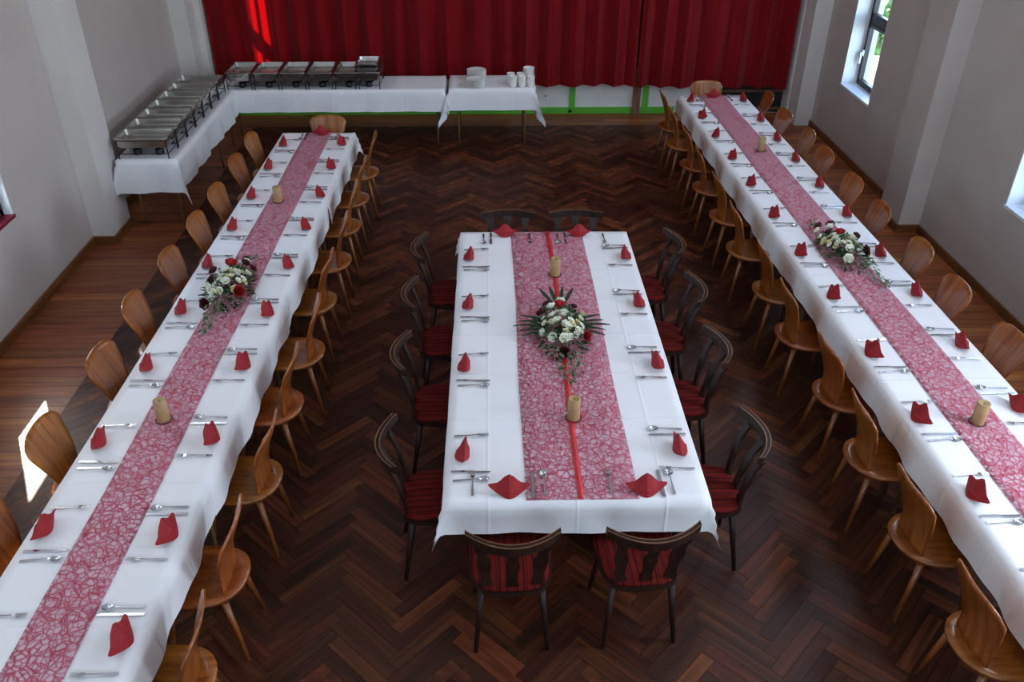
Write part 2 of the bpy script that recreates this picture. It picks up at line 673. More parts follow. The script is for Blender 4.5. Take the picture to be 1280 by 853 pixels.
tag(field.build('parquet_field', M['parquet'], floor), kind='stuff')

plank_meshes = {}


def plank(x0, x1, y0, y1, along_x=True):
    L, W = (x1 - x0, y1 - y0) if along_x else (y1 - y0, x1 - x0)
    key = (round(L, 3), round(W, 3))
    if key not in plank_meshes:
        g = 0.0012
        plank_meshes[key] = MB().box(-L / 2 + g, L / 2 - g, -W / 2 + g, W / 2 - g, -0.0225, 0).mesh('floor_plank', M['plank'])
    o = bpy.data.objects.new('floor_plank', plank_meshes[key])
    COL.objects.link(o)
    o.parent = floor
    o.location = ((x0 + x1) / 2, (y0 + y1) / 2, rnd.uniform(-0.0012, 0))
    o.rotation_euler = (0, 0, 0 if along_x else PI / 2)


y = FY0
while y < FY1 - 0.01:
    w = min(0.131, FY1 - y)
    plank(XL, FX0, y, y + w)
    plank(FX1, XR, y, y + w)
    y += w
for j in range(4):
    x = XL
    ya = FY1 + j * 0.1325
    while x < XR - 0.01:
        L = min(2.1 - (0.7 if x == XL and j % 2 else 0), XR - x)
        plank(x, x + L, ya, ya + 0.1325)
        x += L

# ---- windows


def window(n, xin, side, spec, sill_mat, dep, handle=True):
    """side -1: left wall, +1: right wall. Frame sits near the outer face of the reveal."""
    y0, y1, z0, z1 = spec
    root = tag(empty('window_%d' % n, (xin, (y0 + y1) / 2, z0)), kind='structure')
    ox, oy = xin, (y0 + y1) / 2
    X = lambda d: side * d           # depth outward from inner wall face
    bx = lambda mb, d0, d1, a, b, c, d: mb.box(min(X(d0), X(d1)), max(X(d0), X(d1)), a, b, c, d)
    w2, h = (y1 - y0) / 2, z1 - z0
    lin_ = 0.012
    mb = MB()
    bx(mb, 0.0, dep + 0.01, -w2, -w2 + lin_, 0, h)
    bx(mb, 0.0, dep + 0.01, w2 - lin_, w2, 0, h)
    bx(mb, 0.0, dep + 0.01, -w2, w2, h - lin_, h)
    mb.build('reveal_lining', M['reveal'], root)
    mb = MB()
    bx(mb, -0.015, dep + 0.01, -w2, w2, -0.012, 0.014)
    mb.build('sill', sill_mat, root)
    f = MB()
    d0, d1, fw = dep, dep + 0.06, 0.05
    bx(f, d0, d1, -w2, -w2 + fw, 0, h)
    bx(f, d0, d1, w2 - fw, w2, 0, h)
    bx(f, d0, d1, -w2, w2, 0, fw)
    bx(f, d0, d1, -w2, w2, h - fw, h)
    zt = 0.74 if n < 3 else 0.76
    bx(f, d0, d1, -w2, w2, zt, zt + 0.09)
    f.build('frame', M['frame'], root)
    for za, zb in ((fw, zt), (zt + 0.09, h - fw)):
        s = MB()
        sw = 0.035
        a, b = -w2 + fw, w2 - fw
        bx(s, dep - 0.012, dep + 0.045, a, a + sw, za, zb)
        bx(s, dep - 0.012, dep + 0.045, b - sw, b, za, zb)
        bx(s, dep - 0.012, dep + 0.045, a, b, za, za + sw)
        bx(s, dep - 0.012, dep + 0.045, a, b, zb - sw, zb)
        so = s.build('sash', M['frame'], root)
        g = MB()
        bx(g, dep + 0.013, dep + 0.019, a + sw - 0.005, b - sw + 0.005, za + sw - 0.005, zb - sw + 0.005)
        g.build('pane', M['glass'], so)
        if handle and za == fw:
            hd = MB()
            yy = b - sw / 2
            bx(hd, dep - 0.032, dep - 0.010, yy - 0.014, yy + 0.014, 0.36, 0.43)
            bx(hd, dep - 0.055, dep - 0.037, yy - 0.011, yy + 0.011, 0.27, 0.405)
            bx(hd, dep - 0.048, dep - 0.03, yy - 0.009, yy + 0.009, 0.385, 0.405)
            hd.build('handle', M['handle'], so)
    return root


window(1, XL, -1, WIN_L, M['redsill'], 0.07)
window(2, XR, 1, WIN_R1, M['whitesill'], 0.19)
window(3, XR, 1, WIN_R2, M['whitesill'], 0.19)

# ---- stage behind the curtain
SZ = 0.60
tag(MB().box(XL - 0.2, XR + 0.2, YS + 0.04, 16.2, 0.0, SZ).build('floor_stage', M['stagewall']), kind='structure')
wall_with_holes('wall_stage_left', XL - 0.09, XL - 0.06, YS + 0.1, 16.2, ZC, [(13.47, 14.08, 1.9, 3.3)], M['stagewall'])
tag(MB().box(XR + 0.06, XR + 0.25, YS + 0.1, 16.2, 0, ZC).build('wall_stage_right', M['stagewall']), kind='structure')
tag(MB().box(XL - 0.25, XR + 0.25, 16.2, 16.4, 0, ZC).build('wall_stage_back', M['stagewall']), kind='structure')
tag(MB().box(-3.6, 4.29, 11.93, 12.1, 4.5, ZC).build('wall_stage_header', M['wall']), kind='structure')
wr = tag(empty('window_4', (XL - 0.06, 13.75, 1.9)), kind='structure')
fr = MB()
for a, b, c, d in ((-0.28, -0.225, 0, 1.4), (0.28, 0.33, 0, 1.4), (-0.28, 0.33, 0, 0.05), (-0.28, 0.33, 1.35, 1.4), (-0.01, 0.06, 0, 1.4), (-0.28, 0.33, 0.49, 0.72)):
    fr.box(-0.03, -0.008, a, b, c, d)
fr.build('frame', M['frame'], wr)
for a, b in ((-0.225, -0.01), (0.06, 0.28)):
    for c, d in ((0.05, 0.49), (0.72, 1.35)):
        MB().box(-0.021, -0.017, a, b, c, d).build('pane', M['glass'], wr)

# stage front: white boards in a green frame
sf = tag(empty('wall_stage_front', (0, YS, 0)), kind='structure')
stiles = [-3.56 + 0.0, -2.84, -1.80, -0.78, 0.26, 1.297, 2.335, 3.375]
for a, b in zip(stiles[:-1], stiles[1:]):
    MB().box(a + 0.03, b - 0.03, 0.0, 0.02, 0.08, 0.53).build('white_panel', M['whiteboard'], sf)
for s in stiles:
    MB().box(s - 0.04, s + 0.04, -0.018, 0.012, 0.0, 0.585).build('stile', M['green'], sf)
for a, b in zip(stiles[:-1], stiles[1:]):
    MB().box(a + 0.04, b - 0.04, -0.016, 0.012, 0.0, 0.088).build('rail', M['green'], sf)
    MB().box(a + 0.04, b - 0.04, -0.016, 0.012, 0.52, 0.585).build('rail', M['green'], sf)
MB().box(3.42, 4.29, 0.0, 0.03, 0.0, 0.585).build('dark_panel', M['darkboard'], sf)
MB().box(3.42, 4.29, -0.03, 0.0, 0.30, 0.33).build('ledge', M['brownpost'], sf)
MB().box(3.42, 4.29, -0.03, 0.0, 0.05, 0.08).build('ledge', M['brownpost'], sf)
p = MB()
p.box(2.15, 2.255, -0.05, 0.0, 0.0, 0.585)
p.box(2.165, 2.24, -0.07, -0.05, 0.0, 0.05)
p.build('post', M['brownpost'], sf)
MB().lathe([(0.024, 0), (0.024, 0.012), (0.016, 0.02)], 12, mat=Matrix.Translation((1.27, -0.016, 0.04)) @ Matrix.Rotation(PI / 2, 4, 'X')).build('knob', M['black'], sf)
MB().box(0.905, 0.93, -0.006, 0.001, 0.235, 0.262).build('catch', M['tabletop'], sf)


def curtain(x0, x1, label, seed, zb0, zb1):
    r = random.Random(seed)
    ph = [r.uniform(0, 6.28) for _ in range(5)]
    n = int((x1 - x0) / 0.012)
    zt = 4.55

    def fn(u, v):
        x = x0 + (x1 - x0) * u
        q = v
        a = 0.062 - 0.008 * q
        warp = x + 0.07 * math.sin(1.7 * x + ph[0]) + 0.03 * math.sin(4.3 * x + ph[1])
        f = math.sin(2 * PI * warp / 0.33)
        f = math.copysign(abs(f) ** 0.75, f) + 0.22 * math.sin(2 * PI * warp / 0.145 + ph[2]) + 0.35 * math.sin(2 * PI * warp / 0.71 + ph[3])
        zb = zb0 + (zb1 - zb0) * u + 0.006 * f + 0.010 * math.sin(2.0 * x + ph[4])
        return (x + 0.02 * math.sin(2 * PI * warp / 0.33 * 2) * (1 - 0.5 * q), 11.80 + a * f * 0.75, zb + (zt - zb) * q)
    tag(MB().sheet(fn, n, 14).build('stage_curtain', M['curtain']), label, 'curtain', 'stage curtains')


curtain(-3.575, 2.135, 'wide dark red pleated stage curtain hanging behind the buffet tables', 5, 0.42, 0.425)
curtain(2.16, 4.265, 'narrower dark red pleated stage curtain behind the window-side long table', 9, 0.43, 0.375)
rail = MB().tube([(-3.6, 11.83, 4.58), (4.29, 11.83, 4.58)], 0.025, 8)
tag(rail.build('curtain_rail', M['black']), 'black curtain rail above the red stage curtains', 'rail')

# ------------------------------------------------------------------ tables and cloths


def drape(L0, L1, W0, W1, ov, z, seed, wave=0.012, flare=0.30):
    """cloth over a table top L0..L1 in y, W0..W1 in x; ov = overhang (x-, x+, y-, y+)"""
    r = random.Random(seed)
    ph = [r.uniform(0, 6.28) for _ in range(8)]

    def axis(a, b, oa, ob, step):
        ks = []
        if oa:
            nn = max(3, int(oa / 0.045))
            ks += [a - oa * (1 - i / nn) for i in range(nn)]
        n = max(2, int((b - a) / step))
        ks += [a + (b - a) * i / n for i in range(n + 1)]
        if ob:
            nn = max(3, int(ob / 0.045))
            ks += [b + ob * (i + 1) / nn for i in range(nn)]
        return ks
    xs, ys = axis(W0, W1, ov[0], ov[1], 0.055), axis(L0, L1, ov[2], ov[3], 0.055)
    vs, fs = [], []
    for yy in ys:
        for xx in xs:
            dx = max(W0 - xx, 0, xx - W1)
            dy = max(L0 - yy, 0, yy - L1)
            sx = -1 if xx < W0 else 1
            sy = -1 if yy < L0 else 1
            bx, by = min(max(xx, W0), W1), min(max(yy, L0), L1)
            if dx == 0 and dy == 0:
                zz = z + 0.0012 * math.sin(9 * xx + ph[0]) * math.sin(7 * yy + ph[1])
                vs.append((xx, yy, zz))
                continue
            d = math.hypot(dx, dy)
            per = by if dx > dy else bx
            wv = wave * (math.sin(per * 11 + ph[2]) + 0.6 * math.sin(per * 23 + ph[3]) + 0.5 * math.sin(per * 5.1 + ph[4]))
            k = min(1.0, d / 0.25)
            edge = 0.010 * (1 - math.exp(-d / 0.02))
            outx = outy = 0.0
            if dx > 0:
                outx = edge + (0.05 * d + wv * k) * (1 if dy == 0 else max(0, 1 - dy / 0.08)) + flare * min(dx, dy)
            if dy > 0:
                outy = edge + (0.05 * d + wv * k) * (1 if dx == 0 else max(0, 1 - dx / 0.08)) + flare * min(dx, dy)
            tilt = 1 - 0.05 * min(1, d)
            vs.append((bx + sx * outx, by + sy * outy, z - d * tilt + 0.004 * math.exp(-d / 0.01)))
    W = len(xs)
    for j in range(len(ys) - 1):
        for i in range(W - 1):
            fs.append((j * W + i, j * W + i + 1, (j + 1) * W + i + 1, (j + 1) * W + i))
    return MB().add(vs, fs, True)


def folding_table(name, loc, rz, L0, L1, W0, W1, z, label, group, leg_r=0.015, inset=0.09, leg_mat='brass'):
    t = tag(empty(name, loc, rz), label, 'table', group)
    MB().box(W0, W1, L0, L1, z - 0.032, z - 0.003).build('tabletop', M['tabletop'], t)
    for sx in (W0 + inset, W1 - inset):
        for sy in (L0 + inset, L1 - inset):
            MB().tube([(sx, sy, 0), (sx, sy, z - 0.032)], leg_r, 8).build('leg', M[leg_mat], t)
    return t


ZT = 0.757
LT = dict(x=-1.73, y=8.945, rot=-0.01996, hw=0.385)     # long table by the buffet: far-end centre; local -y runs towards the gallery
RTB = dict(x=2.803, y=10.215, rot=0.0065, hw=0.398)
CT = dict(x=0.489, y=4.828, rot=-0.0123)


def tw(T, lx, ly):
    """table-local to world"""
    c, s = math.cos(T['rot']), math.sin(T['rot'])
    return (T['x'] + c * lx - s * ly, T['y'] + s * lx + c * ly)


SEG = ['curtain end', 'second from the curtain', 'third from the curtain', 'gallery end']
for T, tname, n, seglen in ((LT, 'buffet-side', 4, 1.84), (RTB, 'window-side', 4, 2.10)):
    for i in range(n):
        y1 = -i * seglen
        y0 = y1 - seglen
        folding_table('folding_table', (T['x'], T['y'], 0), T['rot'], y0 + 0.005, y1 - 0.005, -T['hw'], T['hw'], ZT - 0.003,
                      'folding table under white cloth in the %s long row, %s' % (tname, SEG[i]), 'folding tables of the long rows')
        cl = drape(y0 - (0.03 if i < n - 1 else 0), y1 + (0 if i == 0 else 0.0), -T['hw'], T['hw'], (0.20 + 0.01 * (i % 2), 0.21 - 0.012 * (i % 2), 0.0 if i < n - 1 else 0.2, 0.2 if i == 0 else 0.0),
                   ZT + 0.0012 * (i % 2), 10 + i + (20 if T is RTB else 0), 0.011)
        o = cl.build('tablecloth', M['linen'])
        o.location = (T['x'], T['y'], 0)
        o.rotation_euler = (0, 0, T['rot'])
        tag(o, 'white linen tablecloth on the %s long row, %s' % (tname, SEG[i]), 'tablecloth', 'white cloths on the long rows')

folding_table('banquet_table', (CT['x'], CT['y'], 0), CT['rot'], -1.6, 1.6, -0.685, 0.685, ZT - 0.003, 'short wide table under white cloth in the middle of the hall', None, 0.03, 0.3, 'darkwood')
o = drape(-1.605, 1.605, -0.688, 0.688, (0.2, 0.2, 0.205, 0.2), ZT, 77, 0.006).build('tablecloth', M['linen'])
o.location = (CT['x'], CT['y'], 0)
o.rotation_euler = (0, 0, CT['rot'])
tag(o, 'white linen tablecloth over the short wide table in the middle', 'tablecloth')

# runners of red fleece web


def runner(T, x0, x1, y0, y1, label, z):
    def fn(u, v):
        xx, yy = x0 + (x1 - x0) * u, y0 + (y1 - y0) * v
        return (xx + 0.004 * math.sin(yy * 3.1), yy, z + 0.0012 * math.sin(yy * 6 + 3 * u))
    o = MB().sheet(fn, 6, int((y1 - y0) / 0.08), 0.0012).build('table_runner', M['web'])
    o.location = (T['x'], T['y'], 0)
    o.rotation_euler = (0, 0, T['rot'])
    return tag(o, label, 'runner', 'red web runners')


RZ = ZT + 0.0055
runner(LT, -0.132, 0.138, -7.36, -0.005, 'narrow red web runner along the buffet-side long table', RZ)
runner(RTB, -0.155, 0.155, -8.38, -0.005, 'narrow red web runner along the window-side long table', RZ)
runner(CT, -0.268, 0.316, -1.597, 1.597, 'wide red web runner with ribbon on the short middle table', RZ)


def rib(y0, y1):
    def fn(u, v):
        yy = y0 + (y1 - y0) * v
        return (0.03 + 0.012 * math.sin(yy * 1.7 + 0.6) + 0.032 * (u - 0.5), yy, RZ + 0.004 + 0.001 * math.sin(yy * 5))
    return MB().sheet(fn, 2, 40, 0.001)


o = rib(-1.594, 1.594).build('satin_ribbon', M['ribbon'])
o.location = (CT['x'], CT['y'], 0)
o.rotation_euler = (0, 0, CT['rot'])
tag(o, 'red satin ribbon laid lengthwise on the wide red runner', 'ribbon')

# buffet: one table along the wall, two across in front of the curtain
BZ = 0.742
folding_table('buffet_table', (0, 0, 0), 0, 8.22, 10.02, -3.60, -3.02, BZ - 0.003, 'buffet table along the plain wall, under the row of seven warming dishes', 'buffet tables')
tag(drape(8.20, 10.56, -3.62, -3.02, (0.16, 0.30, 0.34, 0.0), BZ, 31, 0.014).build('tablecloth', M['linen']), 'white cloth on the buffet table along the plain wall', 'tablecloth', 'buffet cloths')
folding_table('buffet_table', (0, 0, 0), 0, 10.58, 11.20, -3.25, -0.46, BZ - 0.003, 'buffet table before the curtain, under the row of six warming dishes', 'buffet tables')
tag(drape(10.57, 11.20, -3.25, -0.445, (0.0, 0.14, 0.27, 0.1), BZ, 32, 0.008).build('tablecloth', M['linen']), 'white cloth on the buffet table before the curtain, under warming dishes', 'tablecloth', 'buffet cloths')
folding_table('buffet_table', (0, 0, 0), 0, 10.60, 11.19, -0.37, 0.65, BZ + 0.0015, 'small buffet table carrying plates and cups before the curtain', 'buffet tables')
tag(drape(10.58, 11.20, -0.385, 0.668, (0.37, 0.37, 0.265, 0.12), BZ + 0.004, 33, 0.006, 0.5).build('tablecloth', M['linen']), 'white cloth with long corners on the small plate table', 'tablecloth', 'buffet cloths')

# ------------------------------------------------------------------ chairs


def light_chair():
    """plywood chair; faces +y, origin on the floor under the seat"""
    root = empty('plywood_chair')

    def outline(t):
        c, s = math.cos(t), math.sin(t)
        n = 5.0 if s > 0 else 2.3
        x = 0.205 * math.copysign(abs(c) ** (2 / n), c)
        y = (0.205 if s > 0 else 0.245) * math.copysign(abs(s) ** (2 / n), s)
        return x * (1 - 0.05 * max(0, s)), y
    vs, fs = [], []
    NR, NA = 5, 32
    for top in (1, 0):
        for r in range(NR + 1):
            for a in range(NA):
                x, y = outline(2 * PI * a / NA)
                q = r / NR
                x, y = x * q, y * q
                z = 0.452 - 0.010 * (1 - q * q) + 0.022 * max(0, -y / 0.245 - 0.45) - 0.014 * max(0, y / 0.205 - 0.7)
                vs.append((x, y, z if top else z - 0.019))
    B = (NR + 1) * NA
    for r in range(NR):
        for a in range(NA):
            b = (a + 1) % NA
            f = (r * NA + a, (r + 1) * NA + a, (r + 1) * NA + b, r * NA + b)
            fs.append(f)
            fs.append(tuple(B + i for i in reversed(f)))
    for a in range(NA):
        b = (a + 1) % NA
        fs.append((NR * NA + a, B + NR * NA + a, B + NR * NA + b, NR * NA + b))
    MB().add(vs, fs, True).build('seat', M['chair'], root)

    def back(u, v):
        uu = 2 * u - 1
        if v < 0.25:
            w = 0.132 - 0.010 * math.sin(v / 0.25 * PI / 2)
        else:
            k = (v - 0.25) / 0.75
            w = 0.122 + 0.088 * (k ** 0.85)
        if v > 0.88:
            w *= 1 - 0.16 * ((v - 0.88) / 0.12) ** 2.2
        ztop = 0.865 - 0.028 * uu ** 4
        z = 0.44 + v * (ztop - 0.44)
        y = -0.165 - 0.03 * v - 0.055 * v * v + 0.9 * (uu * w) ** 2 + 0.012 * math.sin(v * PI * 1.6)
        return (uu * w, y, z)
    MB().sheet(back, 12, 12, 0.012).build('backrest', M['chair'], root)
    for sx in (-1, 1):
        for sy in (-1, 1):
            MB().tube([(sx * 0.135, sy * 0.13 - 0.01, 0.432), (sx * 0.175, sy * (0.185 if sy > 0 else 0.20) - 0.01, 0.0)], [0.019, 0.012], 8).build('leg', M['chairleg'], root)
    MB().box(-0.155, 0.155, -0.165, -0.115, 0.412, 0.428).build('seat_brace', M['chairleg'], root)
    MB().box(-0.155, 0.155, 0.095, 0.145, 0.412, 0.428).build('seat_brace', M['chairleg'], root)
    return root


def dark_chair():
    root = empty('upholstered_chair')

    def out(t, s=1.0):
        c, si = math.cos(t), math.sin(t)
        n = 4.0
        x = math.copysign(abs(c) ** (2 / n), c) * 0.215
        y = math.copysign(abs(si) ** (2 / n), si) * 0.215
        x *= 1 + 0.12 * (y / 0.215)
        return (x * s, y * s)
    ring = [2 * PI * k / 28 for k in range(28)]
    MB().prism([out(t) for t in ring], 0.425, 0.450).build('seat_board', M['darkwood'], root)
    cu = MB()
    vs, fs = [], []
    lev = [(0.94, 0.449), (0.97, 0.462), (0.93, 0.474), (0.75, 0.481), (0.4, 0.484), (0.02, 0.485)]
    for s, z in lev:
        vs += [out(t, s) + (z,) for t in ring]
    n = len(ring)
    for i in range(len(lev) - 1):
        fs += [(i * n + k, i * n + (k + 1) % n, (i + 1) * n + (k + 1) % n, (i + 1) * n + k) for k in range(n)]
    cu.add(vs, fs, True).build('seat_cushion', M['upholstery'], root)
    # curved top rail, leaning back

    def ry(x):
        return -0.30 + 1.75 * x * x
    rw = 0.228
    rl = MB()
    vs, fs = [], []
    N = 18
    for i in range(N + 1):
        x = -rw + 2 * rw * i / N
        q = abs(x) / rw
        hh = 0.058 - 0.014 * q ** 2
        zt = 0.868 + 0.012 * q ** 2
        y0 = ry(x)
        th = 0.014
        vs += [(x, y0 - th, zt - hh), (x, y0 + th, zt - hh), (x, y0 + th - 0.004, zt), (x, y0 - th - 0.004, zt)]
    for i in range(N):
        o = i * 4
        for a, b in ((0, 1), (1, 2), (2, 3), (3, 0)):
            fs.append((o + a, o + b, o + 4 + b, o + 4 + a))
    fs += [(3, 2, 1, 0), (N * 4, N * 4 + 1, N * 4 + 2, N * 4 + 3)]
    ro = rl.add(vs, fs, False).build('top_rail', M['darkwood'], root)
    eg = MB()
    for off in (-0.017, 0.007):
        vs, fs = [], []
        for i in range(N + 1):
            x = -rw + 2 * rw * i / N
            q = abs(x) / rw
            zt = 0.868 + 0.012 * q ** 2
            y0 = ry(x) + off
            vs += [(x, y0 - 0.003, zt + 0.0002), (x, y0 + 0.003, zt + 0.0002), (x, y0 + 0.003, zt + 0.003), (x, y0 - 0.003, zt + 0.003)]
        for i in range(N):
            o = i * 4
            for a, b in ((0, 1), (1, 2), (2, 3), (3, 0)):
                fs.append((o + a, o + b, o + 4 + b, o + 4 + a))
        fs += [(3, 2, 1, 0), (N * 4, N * 4 + 1, N * 4 + 2, N * 4 + 3)]
        eg.add(vs, fs, False)
    eg.build('rail_edging', M['worn'], ro)['label'] = 'worn lighter edge lines'
    for px in (-0.142, 0.0, 0.142):
        def sp(u, v, px=px):
            uu = 2 * u - 1
            w = 0.024 + 0.014 * math.cos(2 * PI * (v - 0.05)) ** 2 * (0.6 + 0.5 * v)
            xb, xt = px * 0.88, px * 1.06
            x = xb + (xt - xb) * v + uu * w
            yb = -0.19 + 0.3 * (px) ** 2
            yt = ry(xt) + 0.002
            z = 0.446 + v * (0.815 - 0.446)
            y = yb + (yt - yb) * v + 0.02 * math.sin(v * PI)
            return (x, y, z)
        MB().sheet(sp, 3, 10, 0.016, smooth=False).build('splat', M['darkwood'], root)
    for sx in (-1, 1):
        for sy in (-1, 1):
            MB().tube([(sx * 0.15, sy * 0.14, 0.428), (sx * 0.19, sy * 0.20 - (0.0 if sy > 0 else 0.005), 0.0)], [0.021, 0.012], 8).build('leg', M['darkwood'], root)
    return root


jr = random.Random(12)


def jit(a):
    return jr.uniform(-a, a)


# world Y of every place setting, counted from the curtain end
L_HALL = [8.57, 7.91, 7.22, 6.54, 5.86, 5.15, 4.49, 3.77, 3.04, 2.41]
L_WALL = [8.55, 7.90, 7.19, 6.55, 5.88, 5.18, 4.50, 3.75, 3.09, 2.43]
R_HALL = [9.99, 9.36, 8.75, 8.07, 7.40, 6.69, 5.96, 5.28, 4.53, 3.85, 3.20, 2.55]
R_WALL = [9.99, 9.27, 8.62, 8.01, 7.34, 6.69, 5.93, 5.29, 4.61, 3.93, 3.25]
C_SIDE = [5.95, 5.21, 4.44, 3.60]
LCX = lambda y: LT['x'] + 0.01996 * (y - LT['y'])
RCX = lambda y: RTB['x'] - 0.0065 * (y - RTB['y'])
CCX = lambda y: CT['x'] + 0.0123 * (y - CT['y'])

GC = 'light plywood chairs at the long tables'
for i, y in enumerate(L_HALL):
    place('light', light_chair, (LCX(y) + 0.385 + 0.025 + jit(0.02), y + jit(0.03), 0), PI / 2 + jit(0.07),
          'honey plywood chair on the hall side of the buffet-side table, %s from the curtain end' % ORD[i], 'chair', GC)
for i, y in enumerate(L_WALL[:9]):
    place('light', light_chair, (LCX(y) - 0.385 - 0.01 + jit(0.02), y + 0.03 + jit(0.03), 0), -PI / 2 + jit(0.07),
          'honey plywood chair between the plain wall and buffet-side table, %s from the curtain end' % ORD[i], 'chair', GC)
for i, y in enumerate(R_HALL):
    place('light', light_chair, (RCX(y) - 0.398 - 0.02 + jit(0.02), y + 0.0 + jit(0.03), 0), -PI / 2 + jit(0.07),
          'honey plywood chair on the hall side of the window-side table, %s from the curtain end' % ORD[i], 'chair', GC)
for i, y in enumerate(R_WALL[:9]):
    place('light', light_chair, (RCX(y) + 0.398 + 0.0 + jit(0.02), y - 0.01 + jit(0.03), 0), PI / 2 + jit(0.07),
          'honey plywood chair between the windowed wall and its table, %s from the curtain end' % ORD[i], 'chair', GC)
place('light', light_chair, (-1.66, 8.965, 0), PI + 0.03, 'honey plywood chair at the curtain-end head of the buffet-side table', 'chair', GC)
place('light', light_chair, (2.78, 10.24, 0), PI - 0.02, 'honey plywood chair at the curtain-end head of the window-side table', 'chair', GC)

GD = 'dark chairs with red seats at the middle table'
for i, y in enumerate(C_SIDE):
    place('dark', dark_chair, (CCX(y) - 0.688 - 0.055 + jit(0.015), y + 0.02 + jit(0.03), 0), -PI / 2 + jit(0.08),
          'dark chair with red striped seat, buffet side of middle table, %s from curtain end' % ORD[i], 'chair', GD)
for i, y in enumerate(C_SIDE):
    place('dark', dark_chair, (CCX(y) + 0.688 + 0.075 + jit(0.015), y + 0.03 + jit(0.03), 0), PI / 2 + jit(0.08),
          'dark chair with red striped seat, window side of middle table, %s from curtain end' % ORD[i], 'chair', GD)
place('dark', dark_chair, (0.122, 3.115, 0), 0.01, 'dark chair at the gallery end of the middle table, towards the buffet side', 'chair', GD)
place('dark', dark_chair, (0.785, 3.13, 0), 0.06, 'dark chair at the gallery end of the middle table, towards the window side', 'chair', GD)
place('dark', dark_chair, (0.215, 6.335, 0), PI, 'dark chair at the curtain end of the middle table, towards the buffet side', 'chair', GD)
place('dark', dark_chair, (0.78, 6.325, 0), PI - 0.02, 'dark chair at the curtain end of the middle table, towards the window side', 'chair', GD)

# ------------------------------------------------------------------ napkins and cutlery


def napkin():
    """standing folded napkin: diner on -y; boat-shaped body, tall middle peak, two wing tips"""
    mb = MB()
    us = [-1, -0.8, -0.6, -0.42, -0.25, -0.1, 0, 0.1, 0.25, 0.42, 0.6, 0.8, 1]

    def ridge(u):
        a = abs(u)
        if a < 0.34:
            return 0.116 - 0.07 * a
        if a < 0.5:
            return 0.092 - (a - 0.34) / 0.16 * 0.030
        return 0.062 - 0.010 * (a - 0.5) / 0.5

    def row(side, v):
        out = []
        for u in us:
            a = abs(u)
            zb = 0.0 if a < 0.2 else 0.047 * ((a - 0.2) / 0.8) ** 1.15
            yb = side * (0.050 if side < 0 else 0.034) * (1 - a ** 1.3)
            z = zb + (ridge(u) - zb) * v
            yv = yb * (1 - v) + 0.012 * v + side * 0.012 * math.sin(v * PI) * (1 - a)
            out.append((0.108 * u * (1 - 0.08 * v * (1 - a)), yv, z))
        return out
    rows = [row(-1, 0), row(-1, 0.34), row(-1, 0.36), row(-1, 1.0), row(1, 0.5), row(1, 0)]
    rows[2] = [(x, yy + 0.007 * (1 - abs(u)), z + 0.001) for (x, yy, z), u in zip(rows[2], us)]   # edge of the turned-up band
    vs = [p for r in rows for p in r]
    W = len(us)
    fs = [(j * W + i, j * W + i + 1, (j + 1) * W + i + 1, (j + 1) * W + i) for j in range(len(rows) - 1) for i in range(W - 1)]
    fs.append(tuple((len(rows) - 1) * W + i for i in range(W)) + tuple(i for i in range(W - 1, -1, -1)))
    mb.add(vs, fs, False)
    return mb.build('folded_napkin', M['napkin'])


def fork():
    mb = MB()
    hz = lambda y: 0.004 + 0.010 * max(0, (y - 0.02) / 0.07) * (1 if y < 0.06 else 1) if y > 0.02 else 0.004
    st = [(-0.095, 0.0075), (-0.05, 0.006), (0.0, 0.0038), (0.03, 0.0034), (0.045, 0.010), (0.058, 0.0125)]
    z = [0.004, 0.006, 0.009, 0.012, 0.010, 0.007]
    vs, fs = [], []
    for (y, w), zz in zip(st, z):
        vs += [(-w, y, zz), (w, y, zz), (w, y, zz + 0.0025), (-w, y, zz + 0.0025)]
    for i in range(len(st) - 1):
        o = i * 4
        for a, b in ((0, 1), (1, 2), (2, 3), (3, 0)):
            fs.append((o + a, o + b, o + 4 + b, o + 4 + a))
    fs += [(3, 2, 1, 0)]
    mb.add(vs, fs, False)
    for k in range(4):
        x = -0.0098 + 0.0065 * k
        mb.add([(x - 0.0022, 0.056, 0.006), (x + 0.0022, 0.056, 0.006), (x + 0.0022, 0.056, 0.009), (x - 0.0022, 0.056, 0.009), (x - 0.001, 0.098, 0.012), (x + 0.001, 0.098, 0.012), (x + 0.001, 0.098, 0.014), (x - 0.001, 0.098, 0.014)],
               [(0, 1, 5, 4), (1, 2, 6, 5), (2, 3, 7, 6), (3, 0, 4, 7), (4, 5, 6, 7)], False)
    return mb.build('fork', M['steel'])


def knife():
    mb = MB()
    mb.prism([(-0.007, -0.105), (0.007, -0.105), (0.0075, -0.04), (0.005, 0.0), (-0.005, 0.0), (-0.0075, -0.04)], 0.0, 0.007)
    mb.prism([(-0.006, 0.0), (0.006, 0.0), (0.0095, 0.02), (0.0095, 0.08), (0.004, 0.103), (-0.006, 0.106)], 0.002, 0.0045)
    return mb.build('knife', M['steel'])


def spoon():
    mb = MB()
    st = [(-0.095, 0.0075, 0.003), (-0.05, 0.006, 0.005), (0.0, 0.0036, 0.008), (0.035, 0.0036, 0.010), (0.045, 0.006, 0.009)]
    vs, fs = [], []
    for y, w, zz in st:
        vs += [(-w, y, zz), (w, y, zz), (w, y, zz + 0.0025), (-w, y, zz + 0.0025)]
    for i in range(len(st) - 1):
        o = i * 4
        for a, b in ((0, 1), (1, 2), (2, 3), (3, 0)):
            fs.append((o + a, o + b, o + 4 + b, o + 4 + a))
    fs += [(3, 2, 1, 0)]
    mb.add(vs, fs, False)

    def bowl(u, v):
        t = 2 * PI * u
        r = 0.02 + 0.98 * v
        x = 0.0205 * r * math.cos(t)
        y = 0.070 + 0.029 * r * math.sin(t)
        return (x, y, 0.001 + 0.011 * r * r)
    mb.sheet(bowl, 20, 5, -0.0012)
    return mb.build('spoon', M['steel'])


